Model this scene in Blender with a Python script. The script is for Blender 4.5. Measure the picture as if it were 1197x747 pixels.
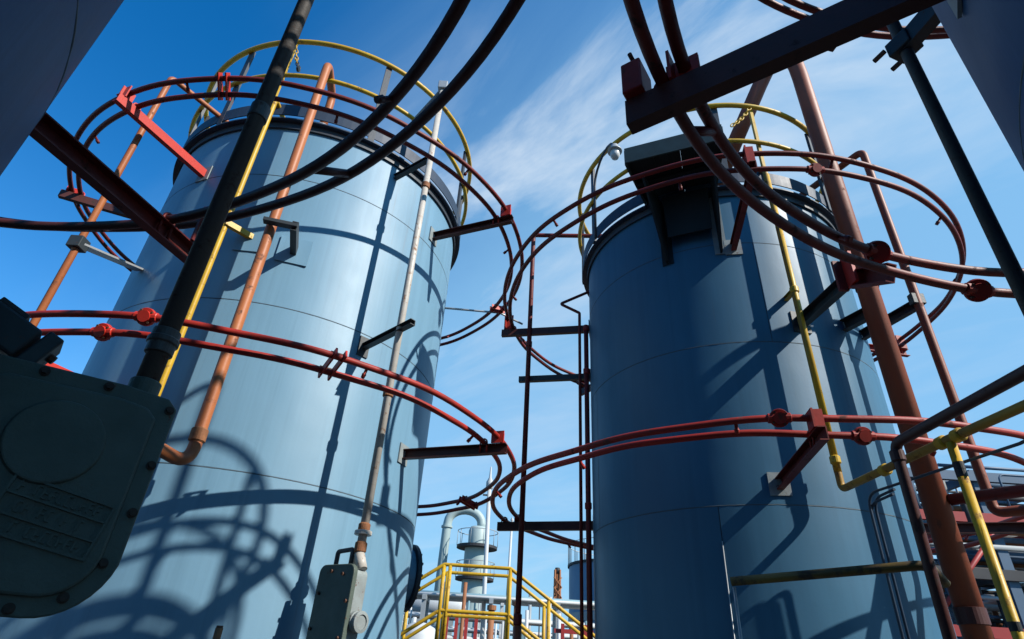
import bpy, math, random
from mathutils import Vector, Matrix
random.seed(7)
for o in list(bpy.data.objects): bpy.data.objects.remove(o)
SC = bpy.context.scene
COL = SC.collection
R_ = math.radians

# ------------------------------------------------------------------ camera
cd = bpy.data.cameras.new('camera'); cam = bpy.data.objects.new('camera', cd); COL.objects.link(cam)
cd.sensor_width = 36.0; cd.lens = 20.36; cd.clip_start = 0.05; cd.clip_end = 3000
fw = Vector((0.0, 0.85603, 0.51692)); rt = Vector((0.99796, -0.03304, 0.05471)); up = Vector((-0.06391, -0.51586, 0.85428))
cam.matrix_world = Matrix(((rt.x, up.x, -fw.x, 0), (rt.y, up.y, -fw.y, 0), (rt.z, up.z, -fw.z, 1.6), (0, 0, 0, 1)))
SC.camera = cam
SC.render.resolution_x = 1024; SC.render.resolution_y = 639

# ------------------------------------------------------------------ sky and sun
SUN_AZ, SUN_EL = 120.0, 38.0
w = bpy.data.worlds.new('World'); SC.world = w; w.use_nodes = True
nt = w.node_tree; N = nt.nodes; LK = nt.links; N.clear()
def nd(tree, kind, **kw):
    n = tree.nodes.new(kind)
    for k, v in kw.items(): setattr(n, k, v)
    return n
out = nd(nt, 'ShaderNodeOutputWorld'); bg = nd(nt, 'ShaderNodeBackground'); bg.inputs[1].default_value = 0.099
sky = nd(nt, 'ShaderNodeTexSky', sky_type='NISHITA'); sky.sun_disc = False
sky.sun_elevation = R_(SUN_EL); sky.sun_rotation = R_(SUN_AZ); sky.altitude = 200; sky.air_density = 1.0; sky.dust_density = 0.5; sky.ozone_density = 2.2
hsv = nd(nt, 'ShaderNodeHueSaturation'); hsv.inputs['Saturation'].default_value = 1.35; hsv.inputs['Value'].default_value = 1.12
LK.new(sky.outputs[0], hsv.inputs['Color'])
tint = nd(nt, 'ShaderNodeMix', data_type='RGBA', blend_type='MULTIPLY'); tint.inputs[0].default_value = 1.0; LK.new(hsv.outputs[0], tint.inputs[6]); tint.inputs[7].default_value = (0.20, 1.08, 1.26, 1)
tc = nd(nt, 'ShaderNodeTexCoord'); sep = nd(nt, 'ShaderNodeSeparateXYZ'); LK.new(tc.outputs['Generated'], sep.inputs[0])
def mth(op, a, b=None, clamp=False):
    m = nd(nt, 'ShaderNodeMath', operation=op); m.use_clamp = clamp
    for i, v in enumerate((a, b)):
        if v is None: continue
        if isinstance(v, (int, float)): m.inputs[i].default_value = v
        else: LK.new(v, m.inputs[i])
    return m.outputs[0]
zc = mth('MAXIMUM', sep.outputs[2], 0.06)
zz = mth('ADD', zc, 0.12)
cx = mth('DIVIDE', sep.outputs[0], zz); cy = mth('DIVIDE', sep.outputs[1], zz)
cmb = nd(nt, 'ShaderNodeCombineXYZ'); LK.new(cx, cmb.inputs[0]); LK.new(cy, cmb.inputs[1])
mp = nd(nt, 'ShaderNodeMapping', vector_type='TEXTURE'); mp.inputs['Rotation'].default_value = (0, 0, R_(-42)); mp.inputs['Scale'].default_value = (0.85, 0.34, 1); mp.inputs['Location'].default_value = (3.1, 0.65, 0)
LK.new(cmb.outputs[0], mp.inputs[0])
n1 = nd(nt, 'ShaderNodeTexNoise'); n1.inputs['Scale'].default_value = 0.9; n1.inputs['Detail'].default_value = 9; n1.inputs['Roughness'].default_value = 0.58; n1.inputs['Distortion'].default_value = 0.55
LK.new(mp.outputs[0], n1.inputs[0])
rmp = nd(nt, 'ShaderNodeMapRange'); rmp.inputs[1].default_value = 0.45; rmp.inputs[2].default_value = 0.66; rmp.inputs[3].default_value = 0.0; rmp.inputs[4].default_value = 0.85
LK.new(n1.outputs[0], rmp.inputs[0])
# pale haze towards the horizon, all round
hf = mth('POWER', mth('SUBTRACT', 1.0, zc), 4.2); hf = mth('MULTIPLY', hf, 0.95, True)
hz = nd(nt, 'ShaderNodeMix', data_type='RGBA'); LK.new(hf, hz.inputs[0]); LK.new(tint.outputs[2], hz.inputs[6]); hz.inputs[7].default_value = (3.4, 4.5, 6.0, 1)
# fine ripples inside the veil
n2 = nd(nt, 'ShaderNodeTexNoise'); n2.inputs['Scale'].default_value = 5.0; n2.inputs['Detail'].default_value = 6
LK.new(mp.outputs[0], n2.inputs[0])
rip = nd(nt, 'ShaderNodeMapRange'); rip.inputs[1].default_value = 0.3; rip.inputs[2].default_value = 0.7; rip.inputs[3].default_value = 0.7; rip.inputs[4].default_value = 1.15
LK.new(n2.outputs[0], rip.inputs[0])
# a thin cirrus veil that thickens towards the sun, with brighter wisps along its edge
def sstep(v, a, b, top=1.0):
    m = nd(nt, 'ShaderNodeMapRange', interpolation_type='SMOOTHSTEP'); LK.new(v, m.inputs[0]); m.inputs[1].default_value = a; m.inputs[2].default_value = b; m.inputs[4].default_value = top; return m.outputs[0]
sv = mth('ADD', mth('ADD', cx, cy), mth('MULTIPLY', mth('SUBTRACT', n1.outputs[0], 0.5), 0.7))
veil = sstep(sv, 0.0, 1.35, 0.72)
mv = nd(nt, 'ShaderNodeMix', data_type='RGBA'); LK.new(veil, mv.inputs[0]); LK.new(hz.outputs[2], mv.inputs[6]); mv.inputs[7].default_value = (2.15, 4.2, 6.15, 1)
wisp = mth('MULTIPLY', mth('MULTIPLY', rmp.outputs[0], rip.outputs[0]), mth('MULTIPLY', sstep(sv, 0.35, 0.85), mth('SUBTRACT', 1.0, sstep(sv, 1.0, 1.8, 0.75))), True)
mixc = nd(nt, 'ShaderNodeMix', data_type='RGBA'); LK.new(wisp, mixc.inputs[0]); LK.new(mv.outputs[2], mixc.inputs[6]); mixc.inputs[7].default_value = (4.9, 5.6, 6.4, 1)
LK.new(mixc.outputs[2], bg.inputs[0]); LK.new(bg.outputs[0], out.inputs[0])

sd = bpy.data.lights.new('sun', 'SUN'); sd.energy = 5.0; sd.angle = R_(0.53); sd.color = (1.0, 0.95, 0.87)
sun = bpy.data.objects.new('sun', sd); COL.objects.link(sun)
sdir = Vector((math.sin(R_(SUN_AZ)) * math.cos(R_(SUN_EL)), math.cos(R_(SUN_AZ)) * math.cos(R_(SUN_EL)), math.sin(R_(SUN_EL))))
sun.rotation_euler = sdir.to_track_quat('Z', 'Y').to_euler(); sun.location = (0, 0, 30)

SC.view_settings.view_transform = 'Standard'; SC.view_settings.look = 'None'; SC.view_settings.exposure = 0.6; SC.view_settings.gamma = 1.0
SC.view_settings.use_curve_mapping = False

# ------------------------------------------------------------------ materials
def paint(name, col, rough=0.42, col2=None, patch=0.5, scale=3.0, stretch=1.0, rust=0.0, rustcol=(0.10, 0.035, 0.015), bump=0.15, metal=0.0, spec=0.32, bscale=60.0):
    """weathered paint: two tones by noise, optional rust blotches, fine orange-peel bump"""
    K = 0.68; col = tuple(q * K for q in col); col2 = tuple(q * K for q in col2) if col2 else None
    m = bpy.data.materials.new(name); m.use_nodes = True; t = m.node_tree; t.nodes.clear(); L = t.links
    o = nd(t, 'ShaderNodeOutputMaterial'); b = nd(t, 'ShaderNodeBsdfPrincipled'); L.new(b.outputs[0], o.inputs[0])
    b.inputs['Metallic'].default_value = metal; b.inputs['Specular IOR Level'].default_value = spec
    geo = nd(t, 'ShaderNodeNewGeometry'); mp = nd(t, 'ShaderNodeMapping'); mp.inputs['Scale'].default_value = (1, 1, stretch); L.new(geo.outputs['Position'], mp.inputs[0])
    no = nd(t, 'ShaderNodeTexNoise'); no.inputs['Scale'].default_value = scale; no.inputs['Detail'].default_value = 7; no.inputs['Roughness'].default_value = 0.62; L.new(mp.outputs[0], no.inputs[0])
    mr = nd(t, 'ShaderNodeMapRange'); mr.inputs[1].default_value = 0.32; mr.inputs[2].default_value = 0.72; mr.inputs[4].default_value = patch; L.new(no.outputs[0], mr.inputs[0])
    mx = nd(t, 'ShaderNodeMix', data_type='RGBA'); mx.inputs[6].default_value = (*col, 1)
    c2 = col2 or tuple(c * 0.72 for c in col); mx.inputs[7].default_value = (*c2, 1); L.new(mr.outputs[0], mx.inputs[0])
    res = mx.outputs[2]
    if rust > 0:
        n3 = nd(t, 'ShaderNodeTexNoise'); n3.inputs['Scale'].default_value = scale * 3.1; n3.inputs['Detail'].default_value = 9; n3.inputs['Roughness'].default_value = 0.7; L.new(geo.outputs['Position'], n3.inputs[0])
        r3 = nd(t, 'ShaderNodeMapRange'); r3.inputs[1].default_value = 0.66 - rust * 0.22; r3.inputs[2].default_value = 0.72 - rust * 0.16; L.new(n3.outputs[0], r3.inputs[0])
        m3 = nd(t, 'ShaderNodeMix', data_type='RGBA'); L.new(res, m3.inputs[6]); m3.inputs[7].default_value = (*rustcol, 1); L.new(r3.outputs[0], m3.inputs[0]); res = m3.outputs[2]
        rr = nd(t, 'ShaderNodeMapRange'); rr.inputs[3].default_value = rough; rr.inputs[4].default_value = min(0.9, rough + 0.35); L.new(r3.outputs[0], rr.inputs[0]); L.new(rr.outputs[0], b.inputs['Roughness'])
    else:
        rr = nd(t, 'ShaderNodeMapRange'); rr.inputs[3].default_value = rough * 0.85; rr.inputs[4].default_value = min(0.95, rough * 1.35); L.new(no.outputs[0], rr.inputs[0]); L.new(rr.outputs[0], b.inputs['Roughness'])
    L.new(res, b.inputs['Base Color'])
    if bump > 0:
        nb = nd(t, 'ShaderNodeTexNoise'); nb.inputs['Scale'].default_value = bscale; nb.inputs['Detail'].default_value = 4; L.new(geo.outputs['Position'], nb.inputs[0])
        bp = nd(t, 'ShaderNodeBump'); bp.inputs['Strength'].default_value = bump; bp.inputs['Distance'].default_value = 0.004; L.new(nb.outputs[0], bp.inputs['Height']); L.new(bp.outputs[0], b.inputs['Normal'])
    return m

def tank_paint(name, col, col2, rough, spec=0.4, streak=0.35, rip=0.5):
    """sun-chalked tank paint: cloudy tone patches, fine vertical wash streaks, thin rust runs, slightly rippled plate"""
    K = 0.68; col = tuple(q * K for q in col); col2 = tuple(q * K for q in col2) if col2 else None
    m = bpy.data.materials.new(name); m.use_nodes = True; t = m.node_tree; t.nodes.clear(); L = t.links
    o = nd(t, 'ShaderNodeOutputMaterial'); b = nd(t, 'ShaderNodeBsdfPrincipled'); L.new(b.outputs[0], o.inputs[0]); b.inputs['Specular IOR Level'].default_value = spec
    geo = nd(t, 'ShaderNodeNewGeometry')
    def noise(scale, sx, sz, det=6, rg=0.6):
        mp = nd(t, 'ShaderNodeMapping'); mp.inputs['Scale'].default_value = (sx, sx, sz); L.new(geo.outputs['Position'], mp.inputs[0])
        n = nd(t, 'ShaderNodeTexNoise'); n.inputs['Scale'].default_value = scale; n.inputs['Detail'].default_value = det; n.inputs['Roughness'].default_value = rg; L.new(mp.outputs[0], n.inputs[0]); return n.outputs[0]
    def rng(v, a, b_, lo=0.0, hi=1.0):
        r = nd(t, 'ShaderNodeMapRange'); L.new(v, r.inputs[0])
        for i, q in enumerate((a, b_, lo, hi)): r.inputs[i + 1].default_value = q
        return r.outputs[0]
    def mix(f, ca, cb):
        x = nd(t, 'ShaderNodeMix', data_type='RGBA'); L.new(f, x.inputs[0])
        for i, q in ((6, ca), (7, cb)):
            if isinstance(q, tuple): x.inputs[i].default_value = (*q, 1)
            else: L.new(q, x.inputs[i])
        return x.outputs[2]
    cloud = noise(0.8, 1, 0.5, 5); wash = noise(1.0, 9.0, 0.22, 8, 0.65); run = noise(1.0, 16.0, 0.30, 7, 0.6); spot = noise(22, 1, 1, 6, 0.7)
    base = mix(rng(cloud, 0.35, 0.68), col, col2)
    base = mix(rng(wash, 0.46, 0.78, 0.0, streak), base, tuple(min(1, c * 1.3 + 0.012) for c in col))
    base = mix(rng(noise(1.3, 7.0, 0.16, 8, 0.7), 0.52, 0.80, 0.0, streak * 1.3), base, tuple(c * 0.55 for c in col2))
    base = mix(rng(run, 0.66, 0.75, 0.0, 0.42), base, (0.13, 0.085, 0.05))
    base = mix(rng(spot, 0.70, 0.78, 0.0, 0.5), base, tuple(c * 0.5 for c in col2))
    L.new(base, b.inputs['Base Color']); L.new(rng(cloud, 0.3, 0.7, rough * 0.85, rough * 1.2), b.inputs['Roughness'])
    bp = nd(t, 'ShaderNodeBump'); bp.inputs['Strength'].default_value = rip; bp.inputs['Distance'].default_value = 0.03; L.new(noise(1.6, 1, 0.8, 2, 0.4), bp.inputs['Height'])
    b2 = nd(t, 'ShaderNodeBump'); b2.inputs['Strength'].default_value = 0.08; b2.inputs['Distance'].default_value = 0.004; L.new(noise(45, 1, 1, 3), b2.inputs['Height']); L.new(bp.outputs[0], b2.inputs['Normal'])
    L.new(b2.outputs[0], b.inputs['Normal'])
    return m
M = {}
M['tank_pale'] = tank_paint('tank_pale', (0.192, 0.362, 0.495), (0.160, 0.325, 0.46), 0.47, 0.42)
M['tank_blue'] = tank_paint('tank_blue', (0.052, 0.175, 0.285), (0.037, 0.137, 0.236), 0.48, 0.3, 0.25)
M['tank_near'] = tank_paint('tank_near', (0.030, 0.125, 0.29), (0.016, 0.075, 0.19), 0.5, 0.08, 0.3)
M['weld'] = paint('weld', (0.10, 0.14, 0.17), 0.6, bump=0.3)
M['flange_blue'] = paint('flange_blue', (0.035, 0.06, 0.105), 0.5, (0.02, 0.035, 0.06), 0.7, 4)
M['post_dark'] = paint('post_dark', (0.045, 0.055, 0.07), 0.5, (0.10, 0.11, 0.12), 0.4, 6, rust=0.3)
M['yellow'] = paint('yellow', (0.74, 0.47, 0.025), 0.45, (0.52, 0.28, 0.02), 0.85, 4, rust=0.42, rustcol=(0.16, 0.075, 0.02))
M['yellow_worn'] = paint('yellow_worn', (0.55, 0.32, 0.03), 0.5, (0.24, 0.11, 0.025), 0.9, 3, rust=0.55, rustcol=(0.10, 0.045, 0.02))
M['low_rail'] = paint('low_rail', (0.20, 0.13, 0.02), 0.5, (0.06, 0.04, 0.02), 0.9, 2.5, rust=0.6, rustcol=(0.04, 0.028, 0.02))
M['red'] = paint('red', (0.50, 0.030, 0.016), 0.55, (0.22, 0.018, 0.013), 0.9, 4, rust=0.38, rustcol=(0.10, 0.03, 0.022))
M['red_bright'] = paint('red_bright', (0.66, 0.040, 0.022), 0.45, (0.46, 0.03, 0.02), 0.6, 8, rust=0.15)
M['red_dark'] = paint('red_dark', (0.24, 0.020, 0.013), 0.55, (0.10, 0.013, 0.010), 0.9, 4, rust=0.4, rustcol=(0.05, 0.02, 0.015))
M['beam_dark'] = paint('beam_dark', (0.105, 0.026, 0.02), 0.5, (0.05, 0.018, 0.015), 0.8, 5, rust=0.3, rustcol=(0.03, 0.015, 0.012))
M['orange'] = paint('orange', (0.60, 0.20, 0.065), 0.5, (0.34, 0.10, 0.04), 0.9, 3, 0.4, rust=0.35, rustcol=(0.12, 0.05, 0.03))
M['rust_red'] = paint('rust_red', (0.37, 0.092, 0.038), 0.55, (0.20, 0.05, 0.025), 0.9, 3.5, 0.4, rust=0.25, rustcol=(0.13, 0.05, 0.03))
M['white_pipe'] = paint('white_pipe', (0.66, 0.63, 0.57), 0.45, (0.46, 0.40, 0.33), 0.7, 6, rust=0.4, rustcol=(0.22, 0.11, 0.055))
M['rust_cuff'] = paint('rust_cuff', (0.36, 0.15, 0.06), 0.7, (0.2, 0.08, 0.04), 0.9, 20, bump=0.5)
M['pole_dark'] = paint('pole_dark', (0.085, 0.08, 0.075), 0.5, (0.12, 0.095, 0.075), 0.7, 7, 0.5, rust=0.4, rustcol=(0.06, 0.035, 0.025), bump=0.35)
M['gauge_green'] = paint('gauge_green', (0.115, 0.15, 0.125), 0.55, (0.075, 0.10, 0.08), 0.8, 7, rust=0.06, bump=0.4, bscale=130)
M['gauge_grey'] = paint('gauge_grey', (0.33, 0.38, 0.38), 0.5, (0.22, 0.24, 0.24), 0.8, 9, rust=0.3, bump=0.3)
M['bolt'] = paint('bolt', (0.14, 0.06, 0.035), 0.6, (0.07, 0.04, 0.03), 0.8, 40, bump=0.3)
M['bolt_dark'] = paint('bolt_dark', (0.075, 0.045, 0.03), 0.65, (0.04, 0.035, 0.03), 0.9, 60, bump=0.3)
M['galv'] = paint('galv', (0.55, 0.57, 0.58), 0.42, (0.40, 0.42, 0.43), 0.8, 18, metal=0.35)
M['stub_dark'] = paint('stub_dark', (0.035, 0.045, 0.05), 0.5, (0.07, 0.075, 0.08), 0.5, 8, rust=0.2)
M['platform'] = paint('platform', (0.022, 0.028, 0.03), 0.6, (0.016, 0.019, 0.02), 0.7, 6, spec=0.2)
M['toe_green_lit'] = paint('toe_green_lit', (0.055, 0.08, 0.075), 0.5, (0.03, 0.045, 0.042), 0.8, 8)  # dark green toe boards, toned lighter to paint the platform's lit edges
M['hose'] = paint('hose', (0.045, 0.075, 0.12), 0.4)
M['stripe_black'] = paint('stripe_black', (0.03, 0.03, 0.03), 0.5)
M['vessel'] = paint('vessel', (0.47, 0.58, 0.57), 0.45, (0.38, 0.48, 0.47), 0.8, 0.7, bump=0)
M['far_white'] = paint('far_white', (0.66, 0.68, 0.68), 0.5, (0.50, 0.52, 0.52), 0.7, 0.6, bump=0)
M['far_grey'] = paint('far_grey', (0.40, 0.44, 0.46), 0.5, (0.28, 0.31, 0.33), 0.8, 0.9, bump=0)
M['far_blue'] = paint('far_blue', (0.13, 0.26, 0.42), 0.5, (0.10, 0.20, 0.33), 0.7, 0.5, bump=0)
M['far_teal'] = paint('far_teal', (0.25, 0.40, 0.45), 0.5, bump=0)
M['far_red'] = paint('far_red', (0.45, 0.04, 0.035), 0.5, (0.30, 0.03, 0.03), 0.7, 1, bump=0)
M['far_rust'] = paint('far_rust', (0.38, 0.15, 0.06), 0.6, (0.24, 0.09, 0.04), 0.8, 1, bump=0)
M['far_dark'] = paint('far_dark', (0.05, 0.05, 0.055), 0.6, bump=0)
M['steel_blue'] = paint('steel_blue', (0.10, 0.17, 0.26), 0.5, (0.06, 0.11, 0.17), 0.7, 1.5, bump=0)
M['lamp_glass'] = paint('lamp_glass', (0.75, 0.76, 0.76), 0.15, bump=0)
M['concrete'] = paint('concrete', (0.13, 0.125, 0.115), 0.85, (0.085, 0.082, 0.078), 0.8, 0.6, bump=0.6, bscale=25)

# ------------------------------------------------------------------ mesh helpers
class MB:
    def __init__(s): s.v = []; s.f = []; s.sm = []
    def add(s, vs, fs, smooth=False):
        k = len(s.v); s.v += [tuple(v) for v in vs]
        for f in fs: s.f.append(tuple(i + k for i in f)); s.sm.append(smooth)
        return s
    def box(s, c, h, ax=None):
        c = Vector(c); ax = ax or (Vector((1, 0, 0)), Vector((0, 1, 0)), Vector((0, 0, 1)))
        vs = [c + ax[0] * h[0] * i + ax[1] * h[1] * j + ax[2] * h[2] * k for i in (-1, 1) for j in (-1, 1) for k in (-1, 1)]
        return s.add(vs, [(0, 1, 3, 2), (4, 6, 7, 5), (0, 4, 5, 1), (2, 3, 7, 6), (0, 2, 6, 4), (1, 5, 7, 3)])
    def tube(s, path, r, n=12, closed=False, cap=True):
        P = [Vector(p) for p in path]; m = len(P)
        rr = r if isinstance(r, (list, tuple)) else [r] * m
        T = []
        for i in range(m):
            if closed: t = P[(i + 1) % m] - P[i - 1]
            elif i == 0: t = P[1] - P[0]
            elif i == m - 1: t = P[-1] - P[-2]
            else: t = (P[i + 1] - P[i]).normalized() + (P[i] - P[i - 1]).normalized()
            T.append(t.normalized())
        a = Vector((0, 0, 1)) if abs(T[0].z) < 0.9 else Vector((1, 0, 0))
        nrm = (a - T[0] * a.dot(T[0])).normalized(); vs = []
        for i in range(m):
            nrm = (nrm - T[i] * nrm.dot(T[i])).normalized(); b = T[i].cross(nrm)
            for j in range(n):
                q = 2 * math.pi * j / n; vs.append(P[i] + (nrm * math.cos(q) + b * math.sin(q)) * rr[i])
        fs = []
        for i in range(m if closed else m - 1):
            i2 = (i + 1) % m
            for j in range(n):
                j2 = (j + 1) % n; fs.append((i * n + j, i * n + j2, i2 * n + j2, i2 * n + j))
        s.add(vs, fs, True)
        if cap and not closed:
            k = len(s.v) - m * n
            s.f.append(tuple(k + j for j in range(n))[::-1]); s.sm.append(False)
            s.f.append(tuple(k + (m - 1) * n + j for j in range(n))); s.sm.append(False)
        return s
    def lathe(s, prof, c, n=48, axis=None, closed=False, smooth=True, a0=0.0, a1=2 * math.pi):
        """prof: list of (r, h) about an axis through c"""
        c = Vector(c); ax = Vector(axis or (0, 0, 1)).normalized()
        e = Vector((1, 0, 0)) if abs(ax.x) < 0.9 else Vector((0, 1, 0)); e = (e - ax * e.dot(ax)).normalized(); g = ax.cross(e)
        if abs(ax.z) > 0.999: e = Vector((0, 1, 0)); g = Vector((1, 0, 0))
        full = abs(a1 - a0 - 2 * math.pi) < 1e-6; cnt = n if full else n + 1; vs = []
        for r, h in prof:
            for j in range(cnt):
                q = a0 + (a1 - a0) * j / n; vs.append(c + (e * math.cos(q) + g * math.sin(q)) * r + ax * h)
        fs = []; m = len(prof)
        for i in range(m if closed else m - 1):
            i2 = (i + 1) % m
            for j in range(n):
                j2 = (j + 1) % cnt; fs.append((i * cnt + j, i * cnt + j2, i2 * cnt + j2, i2 * cnt + j))
        return s.add(vs, fs, smooth)
    def disc(s, c, axis, r, h, n=20, bev=0.0):
        b = bev
        p = [(0.0001, -h), (r - b, -h), (r, -h + b), (r, h - b), (r - b, h), (0.0001, h)] if b else [(0.0001, -h), (r, -h), (r, h), (0.0001, h)]
        return s.lathe(p, c, n, axis, smooth=False)
    def prism(s, poly, o, ux, uy, uz, d0, d1):
        """poly in (ux,uy) about o, extruded along uz from d0 to d1"""
        o = Vector(o); n = len(poly)
        vs = [o + ux * a + uy * b + uz * d0 for a, b in poly] + [o + ux * a + uy * b + uz * d1 for a, b in poly]
        fs = [tuple(range(n))[::-1], tuple(range(n, 2 * n))] + [(i, (i + 1) % n, n + (i + 1) % n, n + i) for i in range(n)]
        return s.add(vs, fs)
    def build(s, name, mat, parent=None, bevel=0.0):
        off = parent_loc(parent)
        me = bpy.data.meshes.new(name); me.from_pydata([(v[0] - off.x, v[1] - off.y, v[2] - off.z) for v in s.v], [], s.f); me.update()
        me.polygons.foreach_set('use_smooth', s.sm)
        import bmesh
        bm = bmesh.new(); bm.from_mesh(me); bmesh.ops.recalc_face_normals(bm, faces=bm.faces); bm.to_mesh(me); bm.free()
        me.materials.append(M[mat] if isinstance(mat, str) else mat)
        o = bpy.data.objects.new(name, me); COL.objects.link(o)
        if parent: o.parent = parent
        if bevel:
            b = o.modifiers.new('bevel', 'BEVEL'); b.width = bevel; b.segments = 2; b.limit_method = 'ANGLE'
        return o
def parent_loc(p):
    l = Vector((0, 0, 0))
    while p is not None: l += p.location; p = p.parent
    return l
def thing(name, label, cat, loc=(0, 0, 0), group=None):
    o = bpy.data.objects.new(name, None); COL.objects.link(o); o.location = loc; o.empty_display_size = 0.2
    return tag(o, label, cat, group)
def tag(o, label, cat, group=None):
    o['label'] = label; o['category'] = cat
    if group: o['group'] = group
    return o
def pol(c, az, r, z): a = R_(az); return Vector((c[0] + r * math.sin(a), c[1] + r * math.cos(a), z))
def fillet(pts, rad, n=6):
    pts = [Vector(p) for p in pts]; o = [pts[0]]
    for i in range(1, len(pts) - 1):
        a, b, c = pts[i - 1], pts[i], pts[i + 1]; d1 = (a - b).normalized(); d2 = (c - b).normalized()
        ang = d1.angle(d2); k = min(rad / math.tan(ang / 2), (a - b).length * 0.49, (c - b).length * 0.49)
        p0 = b + d1 * k; p1 = b + d2 * k
        for j in range(n + 1):
            t = j / n; o.append(p0 * (1 - t) ** 2 + b * 2 * t * (1 - t) + p1 * t * t)
    o.append(pts[-1]); return o
Z = Vector((0, 0, 1)); X = Vector((1, 0, 0)); Y = Vector((0, 1, 0))
def rad_axes(az):
    a = R_(az); r = Vector((math.sin(a), math.cos(a), 0)); t = Vector((math.cos(a), -math.sin(a), 0)); return r, t
def channel(mb, p0, p1, depth, width, th=0.008, side=None, upv=Z):
    """a rolled channel: web on one side, two flanges, open to the other"""
    p0 = Vector(p0); p1 = Vector(p1); d = (p1 - p0); L = d.length; d.normalize()
    s = d.cross(upv).normalized() if side is None else side; u = s.cross(d).normalized()
    if u.z < 0: u = -u
    h = depth / 2; wd = width
    poly = [(0, -h), (wd, -h), (wd, -h + th), (th, -h + th), (th, h - th), (wd, h - th), (wd, h), (0, h)]
    return mb.prism([(a - wd / 2, b) for a, b in poly], p0, s, u, d, 0, L)
def pipe(name, mat, parent, path, r, n=14, fl=0.0):
    return MB().tube(fillet(path, fl) if fl else path, r, n).build(name, mat, parent)
def collar(name, mat, parent, c, axis, r, h, n=18):
    return MB().disc(c, axis, r, h, n, min(h, r) * 0.25).build(name, mat, parent)

# ------------------------------------------------------------------ ground
g = MB().add([(-1500, -1500, 0), (1500, -1500, 0), (1500, 1500, 0), (-1500, 1500, 0)], [(0, 1, 2, 3)]).build('ground', 'concrete'); g['kind'] = 'structure'

# ------------------------------------------------------------------ storage tanks
TC = {'L': (-2.353, 5.519), 'R': (2.28, 5.55), 'NL': (-2.28, -0.18), 'NR': (2.4, -0.15)}
TR = {'L': 1.581, 'R': 1.392, 'NL': 1.608, 'NR': 1.62}
def tank(key, label, mat, seams, top, vs, posts, rail_z, mid_z, rail_r, flange='flange_blue'):
    c = TC[key]; r = TR[key]; C0 = (c[0], c[1], 0)
    t = thing('storage_tank', label, 'tank', C0, 'four upright storage tanks')
    zs = [0.0] + seams + [top]; gap = 0.0035; dep = 0.006
    MB().lathe([(r - 0.004, 0.0), (r - 0.004, top)], C0, 128).build('weld_seam', 'weld', t)
    for i in range(len(zs) - 1):
        z0, z1 = zs[i], zs[i + 1]
        cuts = sorted(a % 360 for a in vs[i % len(vs)])
        for k in range(len(cuts)):
            a0 = cuts[k]; a1 = cuts[(k + 1) % len(cuts)]
            if a1 <= a0: a1 += 360
            da = math.degrees(gap / r)
            n = max(12, int((a1 - a0) / 2.5))
            pr = [(r - dep, z0 + gap), (r - 0.0015, z0 + gap), (r, z0 + gap + 0.0015), (r, z1 - gap - 0.0015), (r - 0.0015, z1 - gap), (r - dep, z1 - gap)]
            mb = MB(); mb.lathe(pr[2:4], C0, n, a0=R_(a0 + da), a1=R_(a1 - da))
            mb.lathe(pr[0:3], C0, n, a0=R_(a0 + da), a1=R_(a1 - da), smooth=False); mb.lathe(pr[3:6], C0, n, a0=R_(a0 + da), a1=R_(a1 - da), smooth=False)
            mb.build('shell_plate', mat, t)
    rw = random.Random(key)
    for z in seams:
        MB().tube([pol(c, k * 1.5, r - 0.0035 + rw.uniform(-.0008, .0008), z + rw.uniform(-.0015, .0015)) for k in range(240)], 0.0052, 6, True).build('weld_bead', 'weld', t)
    MB().lathe([(r + 0.035, top + 0.03), (0.3, top + 0.22), (0.0001, top + 0.22)], C0, 96).build('roof', mat, t)
    MB().lathe([(r - 0.002, top), (r + 0.075, top), (r + 0.075, top + 0.014), (r - 0.002, top + 0.014)], C0, 128, closed=True, smooth=False).build('rim_flange', flange, t)
    MB().lathe([(r + 0.012, top - 0.075), (r + 0.024, top - 0.075), (r + 0.024, top - 0.002), (r + 0.012, top - 0.002)], C0, 128, closed=True, smooth=False).build('rim_angle', 'post_dark', t)
    MB().lathe([(r + 0.062, top + 0.055), (r + 0.072, top + 0.055), (r + 0.072, top + 0.20), (r + 0.062, top + 0.20)], C0, 128, closed=True, smooth=False).build('toe_plate', flange, t)
    for az in posts:
        a, tt = rad_axes(az); p = pol(c, az, rail_r - 0.032, 0)
        yl = isinstance(az, float)
        MB().box((p.x, p.y, (top + 0.016 + rail_z) / 2), (0.014 if not yl else 0.016, 0.032 if not yl else 0.016, (rail_z - top - 0.016) / 2), (a, tt, Z)).build('rail_post', 'yellow' if yl else 'post_dark', t)
    for nm, z, rr in (('top_rail', rail_z, 0.028), ('mid_rail', mid_z, 0.024)):
        MB().tube([pol(c, k * 3, rail_r, z) for k in range(120)], rr, 10, True).build(nm, 'yellow', t)
    return t
tL = tank('L', 'tall pale blue storage tank beside the white gauge pipe, in full sun', 'tank_pale', [1.34, 2.67, 4.0, 5.36], 6.04,
     [(60, 250), (20, 220), (75, 255), (35, 232), (5, 240)], [99, 125, 150, 185.5, 204, 226, 250, 275, 300, 325, 350, 15, 40, 70], 7.22, 6.66, 1.672)
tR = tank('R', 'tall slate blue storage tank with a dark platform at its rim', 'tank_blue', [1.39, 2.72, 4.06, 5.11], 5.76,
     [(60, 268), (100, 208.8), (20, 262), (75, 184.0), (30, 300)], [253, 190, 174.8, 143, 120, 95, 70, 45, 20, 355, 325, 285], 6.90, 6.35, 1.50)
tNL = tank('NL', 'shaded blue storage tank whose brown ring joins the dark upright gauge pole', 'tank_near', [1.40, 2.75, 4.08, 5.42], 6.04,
     [(120, 300), (150, 330), (200, 340), (120, 280), (160, 320)], [10, 40, 70, 100, 130, 160, 190, 220, 250, 280, 310, 340], 7.22, 6.66, 1.70)
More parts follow.
